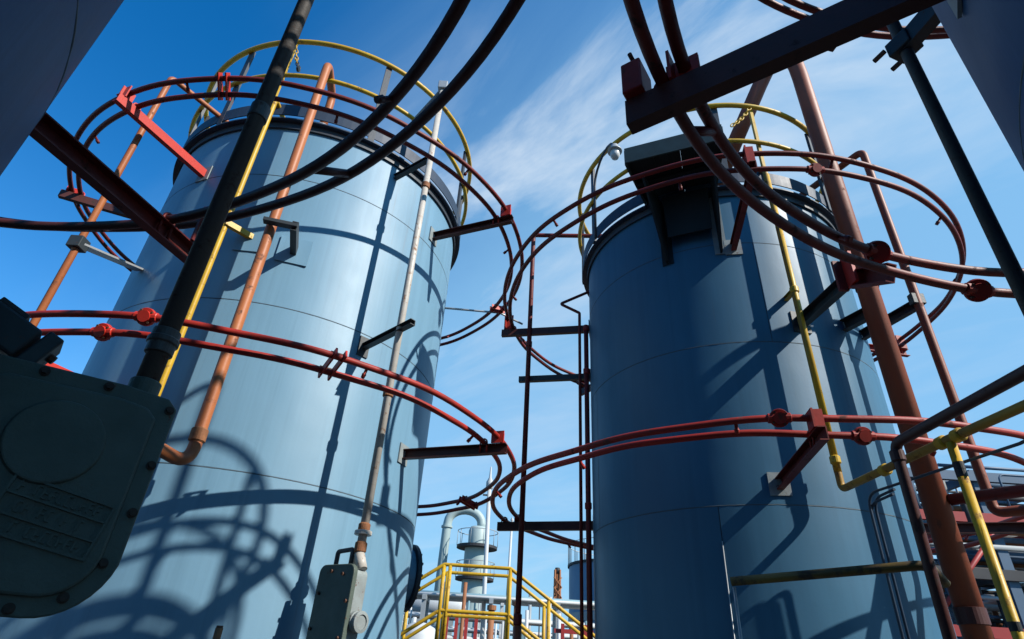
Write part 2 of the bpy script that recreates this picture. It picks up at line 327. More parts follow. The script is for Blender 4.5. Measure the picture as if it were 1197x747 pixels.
tNR = tank('NR', 'shaded blue storage tank beside the dark clamped pipe and brown handrail', 'tank_near', [1.40, 2.75, 4.08, 5.05], 5.5,
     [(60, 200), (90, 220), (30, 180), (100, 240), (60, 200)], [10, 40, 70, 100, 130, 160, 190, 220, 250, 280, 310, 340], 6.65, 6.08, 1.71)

# ------------------------------------------------------------------ sprinkler rings on brackets
def ringpt(c, q, az):
    z0, a, b, r, ox, oy = q; p = pol((c[0] + ox, c[1] + oy), az, r, 0)
    p.z = z0 + a * (p.x - c[0]) + b * (p.y - c[1]) + 0.007 * math.sin(R_(az) * 7 + z0 * 9) + 0.004 * math.sin(R_(az) * 17 + r * 5); return p
def ring(key, label, mat, outer, inner, brackets, discs=(), nozz=(), ext=0.07, bmat='beam_dark', clip='red', r=0.022, depth=0.085, ties=(), clips=(), rods=()):
    c = TC[key]; R0 = TR[key]
    zmin = min(outer[0], inner[0])
    t = thing('sprinkler_ring', label, 'pipe ring', (c[0], c[1], zmin - 0.15), 'red sprinkler rings around the tanks')
    for nm, q in (('outer_pipe', outer), ('inner_pipe', inner)):
        MB().tube([ringpt(c, q, k * 2) for k in range(180)], r, 12, True).build(nm, mat, t)
    for az in clips:
        pi = ringpt(c, inner, az); po = ringpt(c, outer, az); a, tt = rad_axes(az); m_ = (pi + po) / 2; d = (po - pi)
        u = d.normalized(); v = u.cross(tt).normalized()
        MB().box(m_ + tt * 0.032, (d.length / 2 + 0.045, 0.006, 0.032), (u, tt, v)).build('clip_plate', clip, t)
        MB().box(m_ - tt * 0.032, (d.length / 2 + 0.045, 0.006, 0.032), (u, tt, v)).build('clip_plate', clip, t)
        for q_ in (pi, po): MB().tube([q_ - tt * 0.05 - v * 0.036, q_ + tt * 0.05 - v * 0.036], 0.008, 6).build('bolt', 'bolt', t)
    for b in brackets:
        az = b if not isinstance(b, tuple) else b[0]; bm_ = bmat if not isinstance(b, tuple) else b[1]
        pi = ringpt(c, inner, az); po = ringpt(c, outer, az); far = max((pi - Vector((c[0], c[1], pi.z))).length, (po - Vector((c[0], c[1], po.z))).length) + ext
        zb = min(pi.z, po.z) - r - depth / 2
        a, tt = rad_axes(az)
        channel(MB(), pol(c, az, R0 + 0.001, zb), pol(c, az, far, zb), depth, 0.05, 0.007).build('support_beam', bm_, t)
        mb = MB(); mb.box(pol(c, az, R0 + 0.006, zb), (0.005, 0.075, 0.085), (a, tt, Z)); mb.build('pad_plate', 'gauge_grey' if bm_ != 'stub_dark' else bm_, t)
        # upstand carrying the higher pipe, with a saddle round each pipe
        hi = pi if pi.z > po.z else po
        rh = (Vector((hi.x, hi.y, 0)) - Vector((c[0], c[1], 0))).length
        top = hi.z + r + 0.025; zt = zb + depth / 2 + 0.001
        mb = MB(); mb.box(pol(c, az, rh, (zt + top) / 2) + tt * 0.03, (0.055, 0.006, (top - zt) / 2), (a, tt, Z))
        mb.box(pol(c, az, rh + 0.03, (zt + top) / 2), (0.005, 0.034, (top - zt) / 2), (a, tt, Z))
        mb.build('end_bracket', clip, t)
        lo = po if pi.z > po.z else pi; rl = (Vector((lo.x, lo.y, 0)) - Vector((c[0], c[1], 0))).length
        mb = MB(); ar = [pol(c, az, rl + (r + 0.008) * math.cos(k * math.pi / 8), lo.z + (r + 0.008) * math.sin(k * math.pi / 8)) for k in range(9)]
        ar = [Vector((ar[0].x, ar[0].y, zb - 0.02))] + ar + [Vector((ar[-1].x, ar[-1].y, zb - 0.02))]
        mb.tube(ar, 0.007, 8); mb.build('u_bolt', clip, t)
    for az, which in discs:
        q = outer if which == 'o' else inner; p = ringpt(c, q, az); a, tt = rad_axes(az)
        ao = ((a * 0.94 - Z * 0.34) if key in 'LR' else (a * 0.72 + X * 0.35 + Z * 0.6)).normalized()
        mb = MB(); mb.lathe([(0.0001, -0.036), (0.036, -0.036), (0.036, -0.016), (0.054, -0.015), (0.056, -0.010), (0.056, -0.002), (0.050, 0.0), (0.056, 0.002), (0.056, 0.010), (0.054, 0.015), (0.036, 0.016), (0.036, 0.036), (0.0001, 0.036)], p, 28, ao, smooth=False); mb.disc(p, tt, 0.030, 0.066, 12, 0.003)
        fl = mb.build('pipe_coupling', clip, t)
        for k in range(4):
            an = k * math.pi / 2 + 0.6; off = (tt * math.cos(an) + ao.cross(tt) * math.sin(an)) * 0.045
            MB().disc(p + off, ao, 0.007, 0.026, 6).build('bolt', 'bolt', fl)
    for az, which in nozz:
        q = outer if which == 'o' else inner; p = ringpt(c, q, az); a, tt = rad_axes(az)
        d = (-a * 0.7 - Z * 0.7).normalized()
        mb = MB().tube([p + d * 0.015, p + d * 0.055, p + d * 0.056, p + d * 0.085], [0.011, 0.011, 0.016, 0.013], 8); mb.build('spray_nozzle', mat, t)
    for az in rods:
        MB().tube([pol(c, az - 3, R0, outer[0] - 0.1), ringpt(c, outer, az) + Z * 0.0, pol(c, az, outer[3] + 0.35, outer[0])], 0.014, 8).build('stay_rod', 'galv', t)
    for az in ties:
        p = ringpt(c, inner, az); q = ringpt(c, outer, az); MB().tube([p, q], 0.018, 10).build('cross_tie', mat, t)
    return t
nz = lambda s, n=12: [(s + k * 360 / n, 'i' if k % 2 else 'o') for k in range(n)]
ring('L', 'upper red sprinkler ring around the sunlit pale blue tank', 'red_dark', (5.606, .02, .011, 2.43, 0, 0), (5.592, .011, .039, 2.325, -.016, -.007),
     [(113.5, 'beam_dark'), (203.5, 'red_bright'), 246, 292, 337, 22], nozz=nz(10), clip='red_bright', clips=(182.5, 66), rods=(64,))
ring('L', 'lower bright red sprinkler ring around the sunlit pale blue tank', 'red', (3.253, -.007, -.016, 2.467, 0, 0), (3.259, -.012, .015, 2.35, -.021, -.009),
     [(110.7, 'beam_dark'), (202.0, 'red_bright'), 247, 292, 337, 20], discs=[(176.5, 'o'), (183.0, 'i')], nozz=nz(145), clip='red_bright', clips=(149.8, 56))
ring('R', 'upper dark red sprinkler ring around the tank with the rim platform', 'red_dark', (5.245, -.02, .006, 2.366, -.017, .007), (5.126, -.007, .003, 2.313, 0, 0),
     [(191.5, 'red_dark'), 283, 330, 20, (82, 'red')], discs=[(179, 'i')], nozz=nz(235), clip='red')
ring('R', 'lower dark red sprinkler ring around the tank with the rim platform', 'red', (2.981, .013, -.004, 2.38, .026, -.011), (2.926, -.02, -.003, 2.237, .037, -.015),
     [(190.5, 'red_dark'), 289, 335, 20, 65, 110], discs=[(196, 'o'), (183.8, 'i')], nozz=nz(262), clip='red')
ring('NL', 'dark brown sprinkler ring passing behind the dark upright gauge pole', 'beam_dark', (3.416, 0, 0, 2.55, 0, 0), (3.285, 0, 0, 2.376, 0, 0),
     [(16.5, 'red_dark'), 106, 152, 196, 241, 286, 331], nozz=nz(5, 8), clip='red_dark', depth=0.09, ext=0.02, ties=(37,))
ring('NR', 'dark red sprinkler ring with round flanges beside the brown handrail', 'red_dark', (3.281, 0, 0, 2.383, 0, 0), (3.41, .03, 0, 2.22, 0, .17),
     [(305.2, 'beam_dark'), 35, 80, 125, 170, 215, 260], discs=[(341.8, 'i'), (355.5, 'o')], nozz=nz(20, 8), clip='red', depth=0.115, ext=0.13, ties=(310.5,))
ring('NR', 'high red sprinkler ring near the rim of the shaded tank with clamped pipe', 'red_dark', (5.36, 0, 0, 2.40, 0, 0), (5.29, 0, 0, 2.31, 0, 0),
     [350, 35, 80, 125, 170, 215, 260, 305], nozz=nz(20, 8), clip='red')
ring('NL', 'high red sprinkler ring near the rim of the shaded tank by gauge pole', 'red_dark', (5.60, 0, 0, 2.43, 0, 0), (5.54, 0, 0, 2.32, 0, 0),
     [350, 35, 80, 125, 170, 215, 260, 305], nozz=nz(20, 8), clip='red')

t = thing('limit_box', 'small red box bolted on the end of the big brown beam', 'box', tuple(pol(TC['NR'], 305.2, 2.47, 3.258)))
a, tt = rad_axes(305.2)
MB().box(pol(TC['NR'], 305.2, 2.475, 3.335), (0.035, 0.055, 0.075), (a, tt, Z)).build('housing', 'red', t, 0.006)
MB().tube([pol(TC['NR'], 305.2, 2.475, 3.41), pol(TC['NR'], 305.2, 2.475, 3.47)], 0.014, 10).build('stem', 'beam_dark', t)
MB().tube([pol(TC['NR'], 305.2, 2.475, 3.455) - tt * 0.05, pol(TC['NR'], 305.2, 2.475, 3.455) + tt * 0.05], 0.008, 8).build('lever', 'beam_dark', t)
# ------------------------------------------------------------------ pipes on the pale tank
c = TC['L']
t = thing('orange_pipe', 'orange pipe bending over the rim of the pale tank, elbow at its foot', 'pipe', (-2.0, 3.705, 0))
pth = fillet([(-2.16, 3.40, 2.66), (-2.0, 3.705, 2.60), (-2.0, 3.705, 6.70), (-2.06, 4.12, 6.70), (-2.06, 4.12, 6.14)], 0.11, 8)
MB().tube([(-3.4, 3.25, 2.66)] + pth, 0.041, 16).build('pipe', 'orange', t)
collar('coupling', 'rust_cuff', t, (-2.0, 3.705, 2.80), Z, 0.052, 0.05); collar('roof_flange', 'galv', t, (-2.06, 4.12, 6.20), Z, 0.085, 0.018)
collar('clamp', 'stub_dark', t, (-2.13, 3.43, 2.655), (0.56, 0.83, 0), 0.06, 0.035)
channel(MB(), pol(c, 163.3, TR['L'], 4.56), pol(c, 163.3, 1.94, 4.56), 0.09, 0.05).build('bracket', 'stub_dark', t)
MB().box(pol(c, 163.3, TR['L'] + 0.006, 4.56), (0.006, 0.13, 0.13), (*rad_axes(163.3), Z)).build('pad_plate', 'tank_pale', t)
MB().box(pol(c, 166.5, 1.93, 4.56), (0.03, 0.13, 0.015), (*rad_axes(166.5), Z)).build('strap', 'stub_dark', t)

t = thing('white_gauge_pipe', 'slim white rust-stained pipe running up the pale tank to its railing', 'pipe', (-0.905, 4.10, 0))
MB().tube([(-0.905, 4.10, 2.1), (-0.905, 4.10, 6.93)], 0.03, 14).build('pipe', 'white_pipe', t)
for z, m_ in ((2.36, 'rust_cuff'), (2.24, 'rust_cuff'), (5.5, 'rust_cuff'), (3.35, 'rust_cuff')): collar('coupling', m_, t, (-0.905, 4.10, z), Z, 0.04, 0.035)
collar('coupling', 'white_pipe', t, (-0.905, 4.10, 2.33), Z, 0.058, 0.014)
MB().box((-0.905, 4.10, 6.95), (0.05, 0.05, 0.055)).build('head', 'galv', t, 0.008)
MB().tube([(-0.905, 4.10, 6.92), (-1.25, 4.46, 6.80)], 0.024, 10).build('tape_arm', 'gauge_grey', t)
channel(MB(), pol(c, 137.5, TR['L'], 5.83), (-0.93, 4.13, 5.89), 0.055, 0.05, 0.006).build('bracket', 'stub_dark', t)
channel(MB(), pol(c, 135.7, TR['L'], 3.88), pol(c, 134.5, 2.2, 3.92), 0.05, 0.05, 0.006).build('bracket', 'stub_dark', t)
MB().box(pol(c, 135.7, TR['L'] + 0.006, 3.88), (0.006, 0.05, 0.09), (*rad_axes(135.7), Z)).build('pad_plate', 'stub_dark', t)

t = thing('yellow_pipe', 'thin yellow pipe up the pale tank behind the dark gauge pole', 'pipe', (-2.42, 3.782, 0))
MB().tube(fillet([(-2.43, 3.95, 2.85), (-2.42, 3.782, 2.85), (-2.42, 3.782, 6.2), (-2.42, 4.1, 6.2), (-2.42, 4.15, 6.1)], 0.05), 0.024, 12).build('pipe', 'yellow', t)
channel(MB(), pol(c, 176.5, TR['L'], 4.63), pol(c, 182.0, 1.76, 4.63), 0.05, 0.04, 0.006).build('bracket', 'yellow', t)
MB().box(pol(c, 176.5, TR['L'] + 0.005, 4.60), (0.005, 0.12, 0.12), (*rad_axes(176.5), Z)).build('pad_plate', 'tank_pale', t)

t = thing('orange_pipe', 'thin orange pipe held to the pale tank by a flat white bracket', 'pipe', (-3.345, 3.601, 0))
MB().tube(fillet([(-3.345, 3.601, 0.05), (-3.345, 3.601, 6.19), (-3.0, 4.17, 6.22), (-2.95, 4.25, 6.1)], 0.05), 0.026, 12).build('pipe', 'orange', t)
p0 = pol(c, 216, TR['L'], 4.42); p1 = Vector((-3.345, 3.601, 4.20))
dd = (p1 - p0); MB().box((p0 + p1) / 2, (dd.length / 2, 0.05, 0.008), (dd.normalized(), dd.normalized().cross(Z).normalized(), dd.normalized().cross(Z).normalized().cross(dd.normalized()))).build('bracket', 'galv', t)
MB().box(p1, (0.05, 0.05, 0.05)).build('clamp', 'stub_dark', t, 0.006)

t = thing('orange_rod', 'stubby rusty rod end standing up in front of the pale tank', 'rod', (-1.44, 3.515, 0))
MB().tube([(-1.44, 3.515, 0), (-1.44, 3.515, 1.705)], 0.02, 10).build('shaft', 'rust_cuff', t); MB().disc((-1.44, 3.515, 1.71), Z, 0.017, 0.006, 10).build('tip', 'bolt', t)
# sprinkler beam end plate and manway on the sunny side
a, tt = rad_axes(62); pm = pol(c, 62, TR['L'], 2.33)
t = thing('manway_cover', 'round dark bolted manway cover on the edge of the pale tank', 'hatch', tuple(pol(c, 62, TR['L'], 2.0)))
MB().disc(pm + a * 0.02, a, 0.27, 0.055, 40).build('neck', 'tank_pale', t); MB().disc(pm + a * 0.10, a, 0.31, 0.022, 40, 0.005).build('cover', 'post_dark', t)
for k in range(16):
    an = k * math.pi / 8; MB().disc(pm + a * 0.12 + (tt * math.cos(an) + Z * math.sin(an)) * 0.275, a, 0.014, 0.02, 6).build('bolt', 'bolt', t)
# wheel/hook on rail
t = thing('safety_chain', 'short chain and hook hanging from the yellow rail of the pale tank', 'chain', tuple(pol(c, 183, 1.66, 6.74)))
pa = pol(c, 184.5, 1.672, 7.19); pb = pol(c, 180.5, 1.66, 6.80)
for k in range(9):
    q = pa.lerp(pb, k / 8) - Z * 0.05 * math.sin(math.pi * k / 8); d = (pb - pa).normalized(); s_ = d.cross(Z).normalized() if k % 2 else d.cross(d.cross(Z)).normalized()
    MB().tube([q + d * 0.034 * math.cos(j * math.pi / 5) + s_ * 0.016 * math.sin(j * math.pi / 5) for j in range(10)], 0.006, 6, True).build('link', 'yellow' if k < 6 else 'stub_dark', t)
MB().disc(pb - Z * 0.02, X, 0.03, 0.012, 14).build('hook_block', 'stub_dark', t)

# ------------------------------------------------------------------ gauge head on the pale tank
n_, s_ = rad_axes(214)      # dark face looks this way
lit = rad_axes(124)[0]
gc = Vector((-0.985, 4.125, 1.83))
t = thing('tank_gauge', 'grey tank gauge head with carrying arch below the white pipe', 'gauge', (gc.x, gc.y, 0))
def rrect(w, h, r, n=6, low=None):
    o = []; low = low or r
    for cx_, cy_, q0, rr in ((w - r, h - r, 0, r), (-w + r, h - r, 90, r), (-w + low, -h + low, 180, low), (w - low, -h + low, 270, low)):
        for k in range(n + 1):
            a_ = R_(q0 + 90 * k / n); o.append((cx_ + rr * math.cos(a_), cy_ + rr * math.sin(a_)))
    return o
MB().prism(rrect(0.145, 0.28, 0.05, low=0.12), gc, lit, Z, n_, -0.07, 0.035).build('housing', 'gauge_grey', t, 0.006)
MB().prism(rrect(0.16, 0.295, 0.05, low=0.125), gc, lit, Z, n_, 0.036, 0.07).build('cover', 'gauge_green', t, 0.006)
for k in range(8):
    an = k * math.pi / 4 + 0.3; MB().disc(gc + n_ * 0.073 + lit * 0.14 * math.cos(an) + Z * 0.265 * math.sin(an), n_, 0.011, 0.01, 6).build('bolt', 'bolt', t)
MB().tube(fillet([gc + Z * 0.2 - lit * 0.12 - n_ * 0.02, gc + Z * 0.39 - lit * 0.12 - n_ * 0.02, gc + Z * 0.40 + lit * 0.02 - n_ * 0.02, gc + Z * 0.27 + lit * 0.02 - n_ * 0.02], 0.02), 0.016, 8).build('handle', 'post_dark', t)
dc = gc + lit * 0.17 - Z * 0.02
MB().lathe([(0.062, 0.0), (0.062, 0.03), (0.057, 0.034), (0.057, 0.05), (0.062, 0.053), (0.062, 0.066), (0.042, 0.07), (0.042, 0.062), (0.0001, 0.062)], gc + lit * 0.14 + Z * 0.0 - n_ * 0.02 - Z * 0.03, 24, lit, smooth=False).build('sight_glass', 'gauge_grey', t)
MB().tube([gc + lit * 0.135 + Z * 0.27 - n_ * 0.02, (-0.905, 4.10, 2.2)], 0.034, 12).build('neck', 'white_pipe', t)
MB().tube([(gc.x, gc.y, 0), (gc.x, gc.y, 1.56)], 0.04, 12).build('stand', 'gauge_grey', t)

# ------------------------------------------------------------------ dark pole and foreground gauge
px_, py_ = -1.111, 1.663
t = thing('gauge_pole', 'thick dark weathered pole with a banded coupling above the green gauge', 'pole', (px_, py_, 2.24))
MB().tube(fillet([(px_, py_, 2.24), (px_, py_, 6.75), (-1.55, 0.95, 6.75), (-1.55, 0.95, 6.1)], 0.2), 0.033, 24).build('pipe', 'pole_dark', t)
MB().lathe([(0.032, -0.05), (0.041, -0.048), (0.041, -0.015), (0.047, -0.013), (0.047, 0.005), (0.042, 0.007), (0.042, 0.035), (0.032, 0.037)], (px_, py_, 2.44), 28, smooth=False).build('coupling', 'pole_dark', t, 0.003)
MB().lathe([(0.032, -0.04), (0.039, -0.038), (0.039, 0.038), (0.032, 0.04)], (px_, py_, 3.53), 28, smooth=False).build('coupling', 'pole_dark', t, 0.003)
MB().lathe([(0.032, -0.05), (0.044, -0.048), (0.044, 0.01), (0.032, 0.015)], (px_, py_, 2.285), 28, smooth=False).build('gland', 'gauge_green', t, 0.003)

fa = rad_axes(142)[0]; fu = Vector((math.cos(R_(38)), math.sin(R_(38)), 0))      # face towards az 142, right along fu
FO = Vector((-math.sin(R_(38)) * 1.9, math.cos(R_(38)) * 1.9, 1.935))
t = thing('tank_gauge', 'large dark green cast gauge housing with round boss and raised nameplate', 'gauge', (FO.x, FO.y, 0))
def shield(k):
    o = [(-0.245 - k, 0.27 + k), (-0.20 - k, 0.295 + k), (0.10, 0.305 + k), (0.215 + k, 0.297 + k), (0.245 + k, 0.27 + k)]
    for j in range(9):
        q = R_(-10 - 80 * j / 8); o.append((0.09 + (0.158 + k) * math.cos(q), -0.13 + (0.165 + k) * math.sin(q)))
    for j in range(9):
        q = R_(-90 - 80 * j / 8); o.append((-0.09 + (0.158 + k) * math.cos(q), -0.13 + (0.165 + k) * math.sin(q)))
    return o[::-1]
MB().prism(shield(-0.02), FO, fu, Z, fa, -0.22, -0.021).build('housing', 'gauge_green', t, 0.008)
MB().prism(shield(0.0), FO, fu, Z, fa, -0.02, 0.0).build('cover', 'gauge_green', t, 0.005)
MB().prism(shield(-0.045), FO, fu, Z, fa, 0.0015, 0.016).build('cover_panel', 'gauge_green', t, 0.01)
bo = FO + Z * 0.105 + fa * 0.017
MB().lathe([(0.110, 0), (0.106, 0.009), (0.102, 0.010), (0.0001, 0.010)], bo, 56, fa, smooth=False).build('round_boss', 'gauge_green', t)
# raised nameplate: frame, ribs and worn cast characters
na = (fu * 0.985 - Z * 0.17).normalized(); nb_ = (Z * 0.985 + fu * 0.17).normalized(); no_ = FO + fu * 0.06 - Z * 0.075 + fa * 0.0165
mb = MB()
for (ca, cb, ha, hb) in ((0, 0.068, 0.115, 0.003), (0, 0.026, 0.115, 0.0022), (0, -0.022, 0.115, 0.0022), (0, -0.066, 0.115, 0.003), (-0.115, 0, 0.003, 0.068), (0.115, 0, 0.003, 0.068)):
    mb.box(no_ + na * ca + nb_ * cb + fa * 0.004, (ha, hb, 0.004), (na, nb_, fa))
mb.build('nameplate', 'gauge_green', t)
mb = MB(); rnd = random.Random(3)
for row, cb in ((0, 0.047), (1, 0.002), (2, -0.044)):
    xx = -0.095
    while xx < 0.09:
        if rnd.random() < 0.82:
            h = 0.012
            mb.box(no_ + na * xx + nb_ * cb + fa * 0.0025, (0.0019, h, 0.0027), (na, nb_, fa))
            for yy in rnd.sample((-h, 0, h), rnd.randint(1, 2)): mb.box(no_ + na * (xx + 0.005) + nb_ * (cb + yy) + fa * 0.0024, (0.005, 0.0019, 0.0025), (na, nb_, fa))
        xx += 0.0175
mb.build('cast_lettering', 'gauge_green', t)
for k, (bu, bv) in enumerate(((0.225, 0.262), (0.232, 0.10), (0.230, -0.03), (0.208, -0.16), (0.155, -0.245), (0.06, -0.278), (-0.06, -0.278), (-0.155, -0.245), (-0.21, -0.15), (-0.23, 0.0), (-0.23, 0.14), (-0.215, 0.265), (0.06, 0.285), (-0.09, 0.28))):
    p = FO + fu * bu + Z * bv
    b_ = MB().disc(p + fa * 0.002, fa, 0.013, 0.002, 16).build('washer', 'bolt_dark', t)
    MB().disc(p + fa * 0.009, fa, 0.009, 0.005, 6).build('bolt', 'bolt_dark', b_)
MB().tube([FO - fa * 0.12 - Z * 0.26, FO - fa * 0.12 - Z * 1.935], 0.05, 16).build('stand', 'pole_dark', t)
# clamp blocks above the gauge at the left edge
t2 = thing('pipe_clamp', 'dark bolted clamp block standing on top of the green gauge', 'clamp', tuple(FO - fu * 0.2 + Z * 0.3 - fa * 0.1))
ku = (fu * 0.92 - Z * 0.39).normalized(); kv = (Z * 0.92 + fu * 0.39).normalized(); kb = FO - fu * 0.225 + Z * 0.385 - fa * 0.1
MB().box(kb, (0.075, 0.05, 0.06), (ku, kv, fa)).build('block', 'stub_dark', t2, 0.008)
MB().box(kb + ku * 0.105 - kv * 0.01, (0.022, 0.075, 0.055), (ku, kv, fa)).build('end_plate', 'stub_dark', t2, 0.006)
MB().box(kb - ku * 0.02 + kv * 0.058, (0.04, 0.008, 0.05), (ku, kv, fa)).build('cap', 'stub_dark', t2, 0.003)
MB().tube([kb - kv * 0.05, kb - kv * 0.13], 0.03, 12).build('stem', 'stub_dark', t2)
MB().disc(kb + ku * 0.13 + kv * 0.02, ku, 0.013, 0.012, 6).build('bolt', 'bolt', t2)

# ------------------------------------------------------------------ things on the slate blue tank
c = TC['R']; R0 = TR['R']
t = thing('red_pipe', 'thick rust red pipe up the slate blue tank, bent back over its roof', 'pipe', (3.037, 4.031, 0))
MB().tube(fillet([(3.037, 4.031, 0.05), (3.037, 4.031, 8.35), (2.05, 4.62, 6.05)], 0.22, 8), 0.083, 24).build('pipe', 'rust_red', t)
for z in (2.05, 4.62): MB().lathe([(0.082, -0.05), (0.090, -0.048), (0.090, 0.048), (0.082, 0.05)], (3.037, 4.031, z), 28, smooth=False).build('strap', 'beam_dark', t)
channel(MB(), pol(c, 152.2, R0, 4.36), pol(c, 153, 1.62, 4.36), 0.11, 0.06).build('bracket', 'stub_dark', t)
MB().tube([(3.10, 3.97, 2.77), (3.55, 3.45, 2.77), (4.1, 2.85, 2.77), (5.2, 1.6, 2.77)], 0.04, 14).build('branch', 'red_dark', t)
t = thing('red_pipe', 'thin red pipe standing off the slate tank, bent over at its top', 'pipe', (3.449, 4.045, 0))
MB().tube(fillet([(5.3, 2.1, 2.72), (3.449, 4.045, 2.72), (3.449, 4.045, 6.31), (2.75, 4.95, 6.05)], 0.06), 0.035, 14).build('pipe', 'rust_red', t)
channel(MB(), pol(c, 139, R0, 4.38), (3.449, 4.045, 4.46), 0.09, 0.05).build('bracket', 'stub_dark', t)
MB().box((3.449, 4.045, 4.50), (0.055, 0.03, 0.05)).build('clamp', 'stub_dark', t, 0.005)
t = thing('pipe_bracket', 'dark channel arm with a red end bracket jutting from the slate tank', 'bracket', tuple(pol(c, 172.5, R0, 4.2)))
channel(MB(), pol(c, 172.5, R0, 4.27), (2.46, 3.42, 4.20), 0.11, 0.06).build('arm', 'stub_dark', t)
channel(MB(), (2.462, 3.415, 4.19), (2.535, 3.10, 4.03), 0.13, 0.075).build('arm_end', 'red_dark', t)
MB().box((2.44, 3.36, 4.24), (0.012, 0.055, 0.13)).build('upstand', 'red_bright', t)
MB().box((2.40, 3.42, 4.22), (0.035, 0.012, 0.13)).build('upstand', 'red_dark', t)
MB().box(pol(c, 172.5, R0 + 0.006, 4.27), (0.006, 0.08, 0.10), (*rad_axes(172.5), Z)).build('pad_plate', 'stub_dark', t)

t = thing('yellow_pipe', 'thin yellow pipe down the slate tank, turning level at its foot', 'pipe', (2.39, 4.03, 0))
MB().tube(fillet([(2.375, 4.20, 6.0), (2.375, 4.02, 5.95), (2.39, 4.02, 2.81), (2.43, 2.97, 2.81), (2.52, 1.72, 2.81), (2.53, 1.70, 0.02)], 0.045), 0.025, 12).build('pipe', 'yellow_worn', t)
MB().tube([(2.3815, 4.02, 5.85), (2.389, 4.02, 2.93)], 0.0262, 12).build('upright_sleeve', 'yellow', t)
for q, ax in (((2.39, 4.02, 3.02), Z), ((2.387, 4.02, 4.5), Z), ((2.436, 2.91, 2.81), Y), ((2.43, 3.03, 2.81), Y), ((2.415, 3.55, 2.81), Y)): collar('coupling', 'yellow', t, q, ax, 0.036, 0.03)
MB().tube([(2.43, 2.97, 2.79), (2.43, 2.97, 0.02)], 0.025, 12).build('leg', 'yellow', t)
for z in (2.66, 2.62, 1.90): collar('band', 'stripe_black', t, (2.43, 2.97, z), Z, 0.0265, 0.025)
channel(MB(), pol(c, 176.0, R0, 4.5), pol(c, 176.0, 1.55, 4.5), 0.04, 0.04, 0.005).build('bracket', 'yellow', t)

t = thing('brown_handrail', 'brown pipe handrail with an elbow, beside the level yellow pipe', 'handrail', (1.85, 2.61, 0))
MB().tube(fillet([(1.835, 2.625, 0.02), (1.856, 2.607, 2.62), (1.864, 1.56, 2.62), (1.864, 1.55, 0.02)], 0.05), 0.024, 12).build('rail', 'beam_dark', t)
collar('elbow_sleeve', 'beam_dark', t, (1.855, 2.608, 2.56), Z, 0.031, 0.03)
t = thing('low_rail', 'olive brown low rail crossing in front of the slate tank', 'handrail', (1.6, 2.95, 0))
MB().tube(fillet([(1.20, 3.18, 2.046), (1.965, 2.774, 2.114), (2.06, 2.83, 2.045)], 0.08), 0.022, 12).build('rail', 'low_rail', t)
MB().tube([(1.21, 3.175, 2.02), (1.21, 3.175, 0.02)], 0.008, 8).build('stay', 'galv', t)
t = thing('cable_conduit', 'dark blue cables looping down beside the yellow elbow on the slate tank', 'cable', (2.46, 3.9, 0))
for k, (dx, dy) in enumerate(((0, 0), (0.035, 0.0), (0.02, 0.035))):
    MB().tube(fillet(([(2.60 + dx * .4, 1.9, 2.76), (2.56, 2.7, 2.70)] if k == 0 else [(2.44 + dx, 3.6, 2.735 - k * 0.03)]) + [ (2.455 + dx, 3.86 + dy, 2.74 - k * 0.03), (2.455 + dx, 3.89 + dy, 0.02)], 0.1), 0.009, 8).build('cable', 'hose', t)
t = thing('wall_strip', 'thin pale wire running down the dark side of the slate tank', 'conduit', tuple(pol(c, 208.8, R0 + .02, 0)))
MB().tube([pol(c, 208.8, R0 + .012, 0.02), pol(c, 208.8, R0 + .008, 2.47)], 0.004, 8).build('strip', 'galv', t)  # thin pale strip laid on the shell in line with an upright seam

# pipes on the far left side of the slate tank
t = thing('brown_pipe', 'slender dark brown pipe standing clear of the slate tank on its beams', 'pipe', (0.235, 6.0, 0))
MB().tube(fillet([(0.235, 6.0, 0.05), (0.215, 6.0, 6.55), (1.35, 5.85, 6.50), (1.45, 5.83, 6.0)], 0.04), 0.028, 12).build('pipe', 'red_dark', t)
collar('coupling', 'red_dark', t, (0.228, 6.0, 2.0), Z, 0.04, 0.05); collar('coupling', 'red_dark', t, (0.22, 6.0, 4.9), Z, 0.036, 0.04)
MB().tube([(0.236, 6.0, 0.06), (0.233, 6.0, 1.95)], 0.036, 12).build('lower_sleeve', 'rust_red', t)
t = thing('brown_pipe', 'thin brown zigzag pipe beside the shaded edge of the slate tank', 'pipe', (0.79, 5.75, 0))
MB().tube(fillet([(0.79, 5.75, 0.05), (0.785, 5.75, 5.22), (0.561, 5.773, 5.345), (0.94, 5.78, 5.57), (1.0, 5.76, 5.57)], 0.02), 0.017, 10).build('pipe', 'red_dark', t)
t = thing('brown_pipe', 'brown pipe with a knob top hugging the shaded edge of the slate tank', 'pipe', (0.855, 5.72, 0))
MB().tube([(0.855, 5.72, 0.05), (0.855, 5.72, 5.0)], 0.026, 12).build('pipe', 'red_dark', t)
for z, rr in ((5.0, 0.036), (4.45, 0.036), (3.0, 0.034)): collar('coupling', 'red', t, (0.855, 5.72, z), Z, rr, 0.035)
t = thing('pipe_bracket', 'dark steel arm from the slate tank to the slender brown pipe', 'bracket', tuple(pol(c, 284, R0, 4.4)))
channel(MB(), pol(c, 284, R0, 4.47), pol(c, 284, 2.22, 4.47), 0.065, 0.05).build('arm', 'stub_dark', t)
MB().box(pol(c, 284, R0 + 0.006, 4.47), (0.006, 0.06, 0.07), (*rad_axes(284), Z)).build('pad_plate', 'stub_dark', t)

